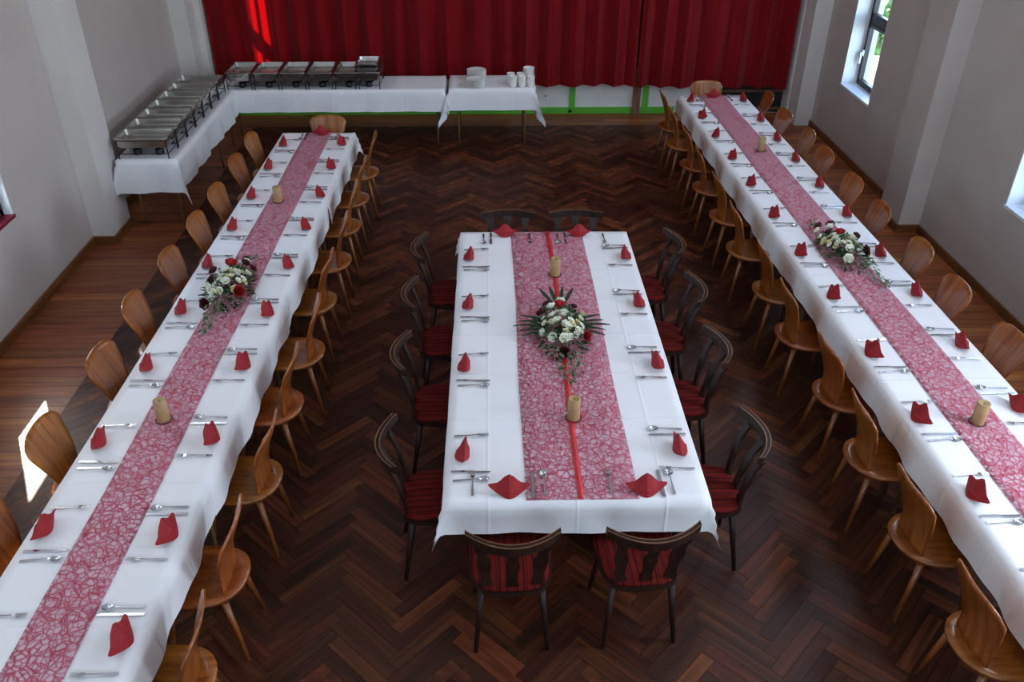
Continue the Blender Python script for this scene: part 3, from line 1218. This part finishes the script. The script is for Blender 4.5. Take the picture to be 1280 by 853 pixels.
NZ = ZT + 0.003


def setting(side, tname, i, edge_x, y, wall, parts='nfks'):
    """side +1: diner sits at +x of the table (faces -x). edge_x: table edge. Everything lies inward from it."""
    s = side
    rz = PI / 2 if s > 0 else -PI / 2        # local +y points to the middle of the table
    inw = -s
    where = '%s place from curtain, %s side, %s table' % (ORD[i], wall, tname)
    key = lambda w: w
    if 'n' in parts:
        place('napkin', napkin, (edge_x + inw * (0.085 + jit(0.01)), y + jit(0.01), NZ), rz + jit(0.18), 'red folded napkin at the ' + where, 'napkin', 'red folded napkins')
    if 'f' in parts:
        place('fork', fork, (edge_x + inw * 0.135, y - s * 0.15 + jit(0.012), NZ), rz + jit(0.05), 'steel fork at the ' + where, 'fork', 'steel forks')
    if 'k' in parts:
        place('knife', knife, (edge_x + inw * 0.135, y + s * 0.145 + jit(0.01), NZ), rz + jit(0.04), 'steel knife at the ' + where, 'knife', 'steel knives')
    if 's' in parts:
        place('spoon', spoon, (edge_x + inw * 0.135, y + s * 0.200 + jit(0.01), NZ), rz + jit(0.05), 'steel spoon at the ' + where, 'spoon', 'steel spoons')


for i, y in enumerate(L_HALL):
    setting(1, 'buffet-side', i, LCX(y) + 0.385, y, 'hall')
for i, y in enumerate(L_WALL):
    setting(-1, 'buffet-side', i, LCX(y) - 0.385, y, 'wall', 'nfks' if i < 9 else 'f')
for i, y in enumerate(R_HALL):
    setting(-1, 'window-side', i, RCX(y) - 0.398, y, 'hall', 'nfks' if i < 11 else 'nf')
for i, y in enumerate(R_WALL[:10]):
    setting(1, 'window-side', i, RCX(y) + 0.398, y, 'wall')
for i, y in enumerate(C_SIDE):
    setting(-1, 'middle', i, CCX(y) - 0.688, y, 'buffet')
for i, y in enumerate(C_SIDE):
    setting(1, 'middle', i, CCX(y) + 0.688, y, 'window')


def end_setting(x, y, rz, where, fx=-0.2, kx=0.115, sx=0.175):
    c, s = math.cos(rz), math.sin(rz)
    at = lambda lx, ly: (x + c * lx - s * ly, y + s * lx + c * ly, NZ)
    place('napkin', napkin, at(0, 0), rz, 'red folded napkin at the ' + where, 'napkin', 'red folded napkins')
    place('fork', fork, at(fx, 0.07), rz, 'steel fork at the ' + where, 'fork', 'steel forks')
    place('knife', knife, at(kx, 0.055), rz, 'steel knife at the ' + where, 'knife', 'steel knives')
    place('spoon', spoon, at(sx, 0.065), rz, 'steel spoon at the ' + where, 'spoon', 'steel spoons')


end_setting(0.12, 3.295, 0.0, 'gallery end of middle table, buffet-side seat', -0.19, 0.125, 0.185)
end_setting(0.83, 3.285, 0.0, 'gallery end of middle table, window-side seat', -0.18, 0.09, 0.145)
end_setting(0.185, 6.36, PI, 'curtain end of middle table, buffet-side seat')
end_setting(0.79, 6.35, PI, 'curtain end of middle table, window-side seat')
end_setting(-1.69, 8.87, PI, 'curtain-end head of the buffet-side table', -0.17, 0.15, 0.2)
end_setting(2.80, 10.13, PI, 'curtain-end head of the window-side table', -0.19, 0.17, 0.22)

# ------------------------------------------------------------------ candles


def candle():
    root = empty('pillar_candle')
    MB().lathe([(0.034, 0), (0.037, 0.006), (0.037, 0.136), (0.034, 0.141), (0.027, 0.139), (0.018, 0.133), (0.004, 0.131)], 24).build('wax_body', M['wax'], root)
    MB().tube([(0, 0, 0.13), (0.002, 0, 0.143)], 0.0016, 6).build('wick', M['wick'], root)
    w = MB()
    pts = [(0.046 * math.cos(2 * PI * k / 24), 0.046 * math.sin(2 * PI * k / 24), 0.003 + 0.001 * math.sin(k * 2.1)) for k in range(25)]
    w.tube(pts, 0.0028, 6, caps=False).build('wire_ring', M['wreath'], root)
    return root


for x, y, lab in ((-1.845, 3.955, 'beige pillar candle on the buffet-side table, gallery end'), (-1.80, 7.09, 'beige pillar candle on the buffet-side table, beyond the flowers'),
                  (0.512, 3.905, 'beige pillar candle on the middle table, gallery side of the flowers'), (0.543, 5.66, 'beige pillar candle on the middle table, curtain side of the flowers'),
                  (2.843, 3.80, 'beige pillar candle on the window-side table, gallery end'), (2.853, 8.29, 'beige pillar candle on the window-side table, curtain end')):
    place('candle', candle, (x, y, RZ + 0.004), 0, lab, 'candle', 'beige pillar candles')

# ------------------------------------------------------------------ flower arrangements


def bloom_mesh(name, mat, petals, rad, seed):
    r = random.Random(seed)
    mb = MB()
    for ring, (n, tilt, rr, ln) in enumerate(petals):
        for k in range(n):
            a = 2 * PI * k / n + ring * 0.6 + r.uniform(-0.12, 0.12)
            R = Matrix.Rotation(a, 4, 'Z') @ Matrix.Rotation(tilt, 4, 'Y')

            def fn(u, v, ln=ln, rr=rr):
                uu = 2 * u - 1
                w = rr * math.sin(min(1, 0.15 + v) * PI * 0.62)
                return (0.25 * rr * (1 - uu * uu) * v + 0.02 * rr, uu * w, ln * v)
            mb.sheet(fn, 4, 3, 0.0, True, R)
    mb.lathe([(0.0005, 0), (rad * 0.3, rad * 0.25), (rad * 0.28, rad * 0.6), (0.0005, rad * 0.8)], 7, close=False)
    return mb.mesh(name, mat)


ROSE = [(5, 0.12, 0.018, 0.030), (5, 0.42, 0.022, 0.034), (6, 0.85, 0.024, 0.036)]
OPEN = [(5, 0.35, 0.018, 0.024), (6, 0.95, 0.020, 0.030)]
BM = dict(rose=bloom_mesh('red_rose', M['rose'], ROSE, 0.03, 1), dark=bloom_mesh('dark_rose', M['darkrose'], ROSE, 0.03, 2),
          white=bloom_mesh('white_flower', M['whitefl'], OPEN, 0.024, 3), cream=bloom_mesh('cream_flower', M['creamfl'], OPEN, 0.024, 4))


def leaf(mb, base, direc, length, width, droop=0.25, up=(0, 0, 1), ns=4):
    d = Vector(direc).normalized()
    s = d.cross(Vector(up)).normalized()
    n = s.cross(d).normalized()

    def fn(u, v):
        uu = 2 * u - 1
        w = width * math.sin(PI * min(1, v * 0.94 + 0.03)) ** 0.8
        return Vector(base) + d * (length * v) + s * (uu * w) + n * (0.35 * width * abs(uu) - droop * length * v * v)
    mb.sheet(fn, 2, ns, 0.0, True)


def arrangement(loc, rz, label, blooms, size, palms, seed, trail):
    """blooms: (kind, x, y, z, scale); size: half extents of the cushion"""
    r = random.Random(seed)
    root = tag(empty('flower_arrangement', loc, rz), label, 'flowers', 'table flower arrangements')
    MB().lathe([(0.05, 0), (0.06, 0.01), (0.055, 0.03), (0.03, 0.04)], 14).build('foam_base', M['darkleaf'], root)
    fo, gr, dk = MB(), MB(), MB()
    for k in range(330):
        a = r.uniform(0, 2 * PI)
        q = math.sqrt(r.random())
        x, y = size[0] * q * math.cos(a), size[1] * q * math.sin(a)
        z = 0.012 + 0.085 * (1 - q * q) * r.uniform(0.4, 1.0)
        d = Vector((math.cos(a) * r.uniform(0.3, 1), math.sin(a) * r.uniform(0.3, 1), r.uniform(-0.1, 0.8)))
        leaf(r.choice((fo, fo, dk, gr)), (x, y, z), d, r.uniform(0.03, 0.06), r.uniform(0.007, 0.013), r.uniform(0, 0.3), ns=3)
    for tx, ty, dx, dy, n_, spread in trail:
        for k in range(n_):
            t = k / n_
            bx = tx + dx * t + r.uniform(-1, 1) * spread * (1 - 0.5 * t)
            by = ty + dy * t + r.uniform(-1, 1) * spread * 0.5
            z = 0.05 * (1 - t) + 0.008 + r.uniform(0, 0.018)
            d = Vector((dx + r.uniform(-1, 1) * 0.12, dy + r.uniform(-1, 1) * 0.12, r.uniform(-0.02, 0.05)))
            leaf(r.choice((gr, gr, fo)), (bx, by, z), d, r.uniform(0.03, 0.05), r.uniform(0.006, 0.010), 0.1, ns=3)
    for mb, nm, mt in ((fo, 'leaves', 'leaf'), (gr, 'grey_leaves', 'greyleaf'), (dk, 'dark_leaves', 'darkleaf')):
        mb.v = [(x, y, max(z, 0.002)) for x, y, z in mb.v]
        tag(mb.build(nm, M[mt], root), kind='stuff')
    for bx, by, bz, dx, dy, dz, ln, wd in palms:
        mb = MB()
        leaf(mb, (bx, by, bz), (dx, dy, dz), ln, wd, 0.12, ns=6)
        mb.v = [(x, y, max(z, 0.003)) for x, y, z in mb.v]
        mb.build('palm_leaf', M['darkleaf'], root)
    for kind, x, y, z, s in blooms:
        nm = dict(rose='red_rose', dark='dark_rose', white='white_flower', cream='cream_flower')[kind]
        o = bpy.data.objects.new(nm, BM[kind])
        COL.objects.link(o)
        o.parent = root
        o.location = (x, y, z * 0.82)
        o.scale = (s, s, s)
        q = Vector((x * 3.0, y * 2.2, 0.25)).normalized()
        o.rotation_euler = q.to_track_quat('Z', 'Y').to_euler()
    return root


def scatter_white(r, n, sx, sy, cx=0, cy=0):
    out = []
    for _ in range(n):
        a, q = r.uniform(0, 2 * PI), math.sqrt(r.random()) * 0.95
        out.append((r.choice(('white', 'white', 'white', 'cream')), cx + sx * q * math.cos(a), cy + sy * q * math.sin(a), 0.060 + 0.06 * (1 - q * q) + r.uniform(-0.008, 0.01), r.uniform(0.75, 1.15)))
    return out


fr_ = random.Random(21)
# middle table: diamond with palm leaves to both sides
bl = [('rose', 0.0, 0.215, 0.105, 1.25), ('rose', 0.135, -0.135, 0.075, 1.2), ('dark', -0.12, 0.15, 0.085, 1.15), ('dark', -0.075, 0.26, 0.075, 1.1), ('dark', -0.015, -0.295, 0.06, 1.2), ('dark', 0.02, 0.31, 0.06, 0.8), ('dark', 0.10, 0.26, 0.06, 0.7), ('cream', 0.145, 0.14, 0.07, 1.15), ('white', -0.06, 0.07, 0.115, 1.3), ('white', 0.02, 0.10, 0.12, 1.2), ('white', -0.035, 0.0, 0.12, 1.2), ('white', -0.055, 0.21, 0.10, 1.2), ('white', 0.01, 0.28, 0.10, 1.2), ('white', 0.0, -0.17, 0.09, 1.2), ('white', 0.12, 0.05, 0.10, 1.1)]
bl += scatter_white(fr_, 26, 0.17, 0.17)
palms = []
for s in (-1, 1):
    for k, dy in enumerate((0.45, 0.2, 0.0, -0.2, -0.42)):
        palms.append((s * 0.09, 0.02 + dy * 0.12, 0.05, s * 1.0, dy, 0.12, 0.20 if k != 2 else 0.235, 0.016))
for dx in (-0.5, -0.2, 0.15, 0.45):
    palms.append((dx * 0.08, 0.29, 0.05, dx, 1.0, 0.35, 0.20, 0.015))
arrangement((0.523, 4.83, RZ + 0.002), 0, 'diamond-shaped white and red flower arrangement with palm leaves on the middle table', bl, (0.17, 0.33), palms, 5, [(0, -0.3, 0.03, -0.27, 46, 0.10)])
# buffet-side long table
bl = [('rose', -0.035, 0.235, 0.11, 1.35), ('rose', 0.10, -0.14, 0.085, 1.35), ('dark', -0.145, 0.17, 0.08, 1.1), ('dark', -0.12, 0.03, 0.085, 1.15), ('dark', 0.06, 0.25, 0.10, 1.1), ('dark', 0.12, 0.20, 0.08, 1.0), ('dark', -0.09, -0.27, 0.06, 1.3), ('dark', 0.03, 0.40, 0.05, 0.9), ('white', 0.05, 0.34, 0.07, 1.0), ('white', 0.02, 0.30, 0.08, 1.0), ('white', -0.05, 0.12, 0.115, 1.25), ('white', 0.03, 0.10, 0.12, 1.2), ('white', 0.11, 0.10, 0.10, 1.2), ('white', -0.10, -0.10, 0.085, 1.2), ('white', -0.06, -0.16, 0.085, 1.2), ('white', -0.13, -0.05, 0.08, 1.0)]
bl += scatter_white(fr_, 26, 0.13, 0.20)
arrangement((-1.835, 5.48, RZ + 0.002), 0.0, 'white and red flower arrangement trailing grey leaves on the buffet-side table', bl, (0.16, 0.32), [], 6, [(-0.02, -0.28, 0.0, -0.30, 52, 0.06), (0.02, 0.33, 0.05, 0.17, 22, 0.05)])
# window-side long table
bl = [('rose', 0.02, 0.16, 0.11, 1.3), ('dark', 0.02, 0.36, 0.09, 1.1), ('dark', -0.075, 0.36, 0.07, 1.1), ('dark', 0.15, 0.16, 0.08, 1.0), ('dark', 0.11, -0.11, 0.085, 1.45), ('dark', -0.05, 0.20, 0.10, 1.0), ('cream', -0.12, 0.27, 0.08, 1.1), ('cream', -0.14, 0.07, 0.06, 1.0), ('white', -0.02, 0.28, 0.11, 1.2), ('white', -0.05, 0.06, 0.12, 1.3), ('white', 0.0, -0.09, 0.10, 1.2), ('white', -0.04, -0.20, 0.07, 1.3), ('white', 0.09, 0.09, 0.11, 1.1), ('white', -0.13, 0.16, 0.08, 1.0)]
bl += scatter_white(fr_, 25, 0.14, 0.20, 0, 0.06)
arrangement((2.85, 5.97, RZ + 0.002), 0.0, 'white and dark red flower arrangement trailing leaves on the window-side table', bl, (0.16, 0.32), [], 8, [(0.06, -0.22, 0.05, -0.36, 56, 0.07), (-0.06, 0.36, -0.03, 0.16, 20, 0.06)])

# ------------------------------------------------------------------ warming dishes


def chafer(lidded=False):
    """open warming dish: stand, water pan, food pan, burners. Long axis y 0.53, width x 0.325"""
    root = empty('chafing_dish')
    W, L, Z = 0.158, 0.262, 0.205
    st = MB()
    for sx in (-1, 1):
        for sy in (-1, 1):
            st.tube([(sx * (W - 0.012), sy * (L - 0.02), 0.0), (sx * (W - 0.012), sy * (L - 0.02), Z - 0.02)], 0.006, 6)
    for zz in (0.05, Z - 0.022):
        for s in (-1, 1):
            st.tube([(s * (W - 0.012), -L + 0.02, zz), (s * (W - 0.012), L - 0.02, zz)], 0.0045, 6)
            st.tube([(-W + 0.012, s * (L - 0.02), zz), (W - 0.012, s * (L - 0.02), zz)], 0.0045, 6)
    st.build('stand', M['black'], root)

    def pan(w, l, zt, depth, rim, name, mat):
        mb = MB()
        loops = [(w - 0.022, l - 0.022, zt - depth - 0.002), (w - 0.012, l - 0.012, zt - 0.004), (w + rim, l + rim, zt - 0.006), (w + rim, l + rim, zt), (w - 0.006, l - 0.006, zt), (w - 0.016, l - 0.016, zt - depth + 0.012), (w - 0.034, l - 0.034, zt - depth)]
        vs, fs = [], []
        for a, b, z in loops:
            c = 0.018
            vs += [(-a + c, -b, z), (a - c, -b, z), (a, -b + c, z), (a, b - c, z), (a - c, b, z), (-a + c, b, z), (-a, b - c, z), (-a, -b + c, z)]
        for i in range(len(loops) - 1):
            for k in range(8):
                fs.append((i * 8 + k, i * 8 + (k + 1) % 8, (i + 1) * 8 + (k + 1) % 8, (i + 1) * 8 + k))
        fs.append(tuple(range(7, -1, -1)))
        fs.append(tuple(range((len(loops) - 1) * 8, len(loops) * 8)))
        return mb.add(vs, fs, False).build(name, M[mat], root)
    pan(W - 0.004, L - 0.004, Z, 0.095, 0.004, 'water_pan', 'chafer')
    pan(W - 0.012, L - 0.012, Z + 0.006, 0.062, 0.006, 'food_pan', 'chafer_in')
    for sy in (-0.11, 0.11):
        MB().lathe([(0.04, 0.0), (0.042, 0.004), (0.042, 0.058), (0.03, 0.062), (0.028, 0.05)], 14, mat=Matrix.Translation((0, sy, 0.0))).build('burner', M['black'], root)
    for sx in (-1, 1):
        hb = MB()
        y = sx * (L + 0.002)
        hb.tube([(-0.05, y, Z - 0.03), (-0.05, y + sx * 0.022, Z - 0.03), (0.05, y + sx * 0.022, Z - 0.03), (0.05, y, Z - 0.03)], 0.006, 6)
        hb.build('handle', M['black'], root)
    if lidded:
        pan(W - 0.02, L - 0.02, Z + 0.055, 0.06, 0.01, 'insert_pan', 'chafer_in')
        pan(W - 0.025, L - 0.06, Z + 0.085, 0.06, 0.008, 'insert_pan', 'chafer')
    return root


GCH = 'steel warming dishes'
for i in range(7):
    yy = 8.385 + 0.327 * i
    place('chafer', chafer, (-3.345, yy, BZ + 0.001), PI / 2, 'open steel warming dish in the row along the plain wall, %s from the pillar' % ORD[i], 'warming dish', GCH)
for i in range(5):
    place('chafer', chafer, (-2.945 + 0.328 * i, 10.835, BZ + 0.001), 0, 'open steel warming dish before the curtain, %s from the wall' % ORD[i], 'warming dish', GCH)
c6 = chafer(True)
c6.location = (-1.385, 10.84, BZ + 0.001)
tag(c6, 'taller steel warming dish with stacked pans at the row end before the curtain', 'warming dish', GCH)

# ------------------------------------------------------------------ crockery


def plate_mesh():
    return MB().lathe([(0.072, 0), (0.075, 0.002), (0.11, 0.013), (0.122, 0.016), (0.123, 0.0185), (0.108, 0.0165), (0.074, 0.006), (0.001, 0.005)], 28, close=False)


pm = plate_mesh().mesh('dinner_plate', M['porcelain'])
PZ = BZ + 0.0065
for sx, sy, n, nm in ((-0.062, 10.69, 12, 'near the cloth edge'), (-0.045, 10.985, 16, 'close to the curtain')):
    for k in range(n):
        o = bpy.data.objects.new('dinner_plate', pm)
        COL.objects.link(o)
        o.location = (sx + jit(0.003), sy + jit(0.003), PZ + 0.0075 * k)
        lab = 'white plate, %s from the top of the plate stack %s' % (ORD16[n - 1 - k], nm)
        if k == n - 1:
            lab = 'white plate on top of the plate stack ' + nm
        elif k == 0:
            lab = 'white plate at the bottom of the plate stack ' + nm
        tag(o, lab, 'plate', 'stacked plates ' + nm)
cm = MB().lathe([(0.030, 0), (0.034, 0.002), (0.045, 0.030), (0.049, 0.062), (0.0505, 0.068), (0.048, 0.068), (0.044, 0.035), (0.028, 0.006), (0.001, 0.005)], 22, close=False).mesh('soup_cup', M['porcelain'])
bm_ = MB().lathe([(0.040, 0), (0.042, 0.003), (0.066, 0.035), (0.074, 0.046), (0.072, 0.047), (0.062, 0.034), (0.038, 0.007), (0.001, 0.006)], 24, close=False).mesh('bowl', M['porcelain'])
cups = [(0.425, 10.66, 'first'), (0.545, 10.66, 'second'), (0.655 - 0.0, 10.66, 'third')]
cups = [(0.412, 10.665, 'front row, buffet side'), (0.522, 10.665, 'front row, middle'), (0.628, 10.665, 'front row, outer end'), (0.385, 10.80, 'back row, buffet side'), (0.505, 10.80, 'back row, middle')]
for cx, cy, nm in cups:
    for k in range(4):
        o = bpy.data.objects.new('soup_cup', cm)
        COL.objects.link(o)
        o.location = (cx + jit(0.002), cy + jit(0.002), PZ + 0.022 * k)
        w = ['at the bottom of', 'second in', 'third in', 'on top of'][k]
        tag(o, 'white cup %s the cup stack, %s' % (w, nm), 'cup', 'stacked white cups')
for k in range(7):
    o = bpy.data.objects.new('bowl', bm_)
    COL.objects.link(o)
    o.location = (0.612 + jit(0.002), 10.845, PZ + 0.024 * k)
    w = 'at the bottom of' if k == 0 else ('on top of' if k == 6 else ORD[k] + ' from below in')
    tag(o, 'white bowl %s the bowl stack behind the cups' % w, 'bowl', 'stacked white bowls')

# ------------------------------------------------------------------ outside
tag(MB().box(-60, 60, -40, 80, -0.5, -0.3).build('ground', M['paving']), kind='structure')


def tree(x, y, h, cr, label, seed, trunk=0.12):
    r = random.Random(seed)
    root = tag(empty('garden_tree', (x, y, -0.3)), label, 'tree', 'garden trees')
    tk = MB()
    tk.tube([(0, 0, 0), (0.05, 0, h * 0.35), (0.0, 0.05, h * 0.7)], [trunk, trunk * 0.8, trunk * 0.4], 8)
    for k in range(5):
        a = k * 1.3
        tk.tube([(0.03, 0, h * 0.4), (cr * 0.5 * math.cos(a), cr * 0.5 * math.sin(a), h * 0.62 + 0.1 * k)], [trunk * 0.4, trunk * 0.15], 6)
    tk.build('trunk', M['bark'], root)
    lv = MB()
    for k in range(1500):
        d = Vector((r.gauss(0, 1), r.gauss(0, 1), r.gauss(0, 1))).normalized() * cr * r.uniform(0.55, 1.0)
        c = Vector((0, 0, h * 0.68)) + Vector((d.x, d.y, d.z * 0.75))
        a = Vector((r.gauss(0, 1), r.gauss(0, 1), r.gauss(0, 1))).normalized()
        b = a.orthogonal().normalized()
        s = r.uniform(0.06, 0.13)
        lv.add([c - a * s, c + b * s * 0.5, c + a * s, c - b * s * 0.5], [(0, 1, 2, 3)])
    tag(lv.build('foliage', M['treeleaf'], root), kind='stuff')


tree(7.75, 17.6, 1.7, 1.15, 'wide green bush seen through the window beside the stage', 1, 0.05)
tree(6.85, 15.25, 1.15, 0.62, 'low green bush before the wide one outside the window', 2, 0.04)
tree(-7.6, 10.2, 1.9, 0.8, 'green shrub outside the window of the plain wall', 3, 0.05)
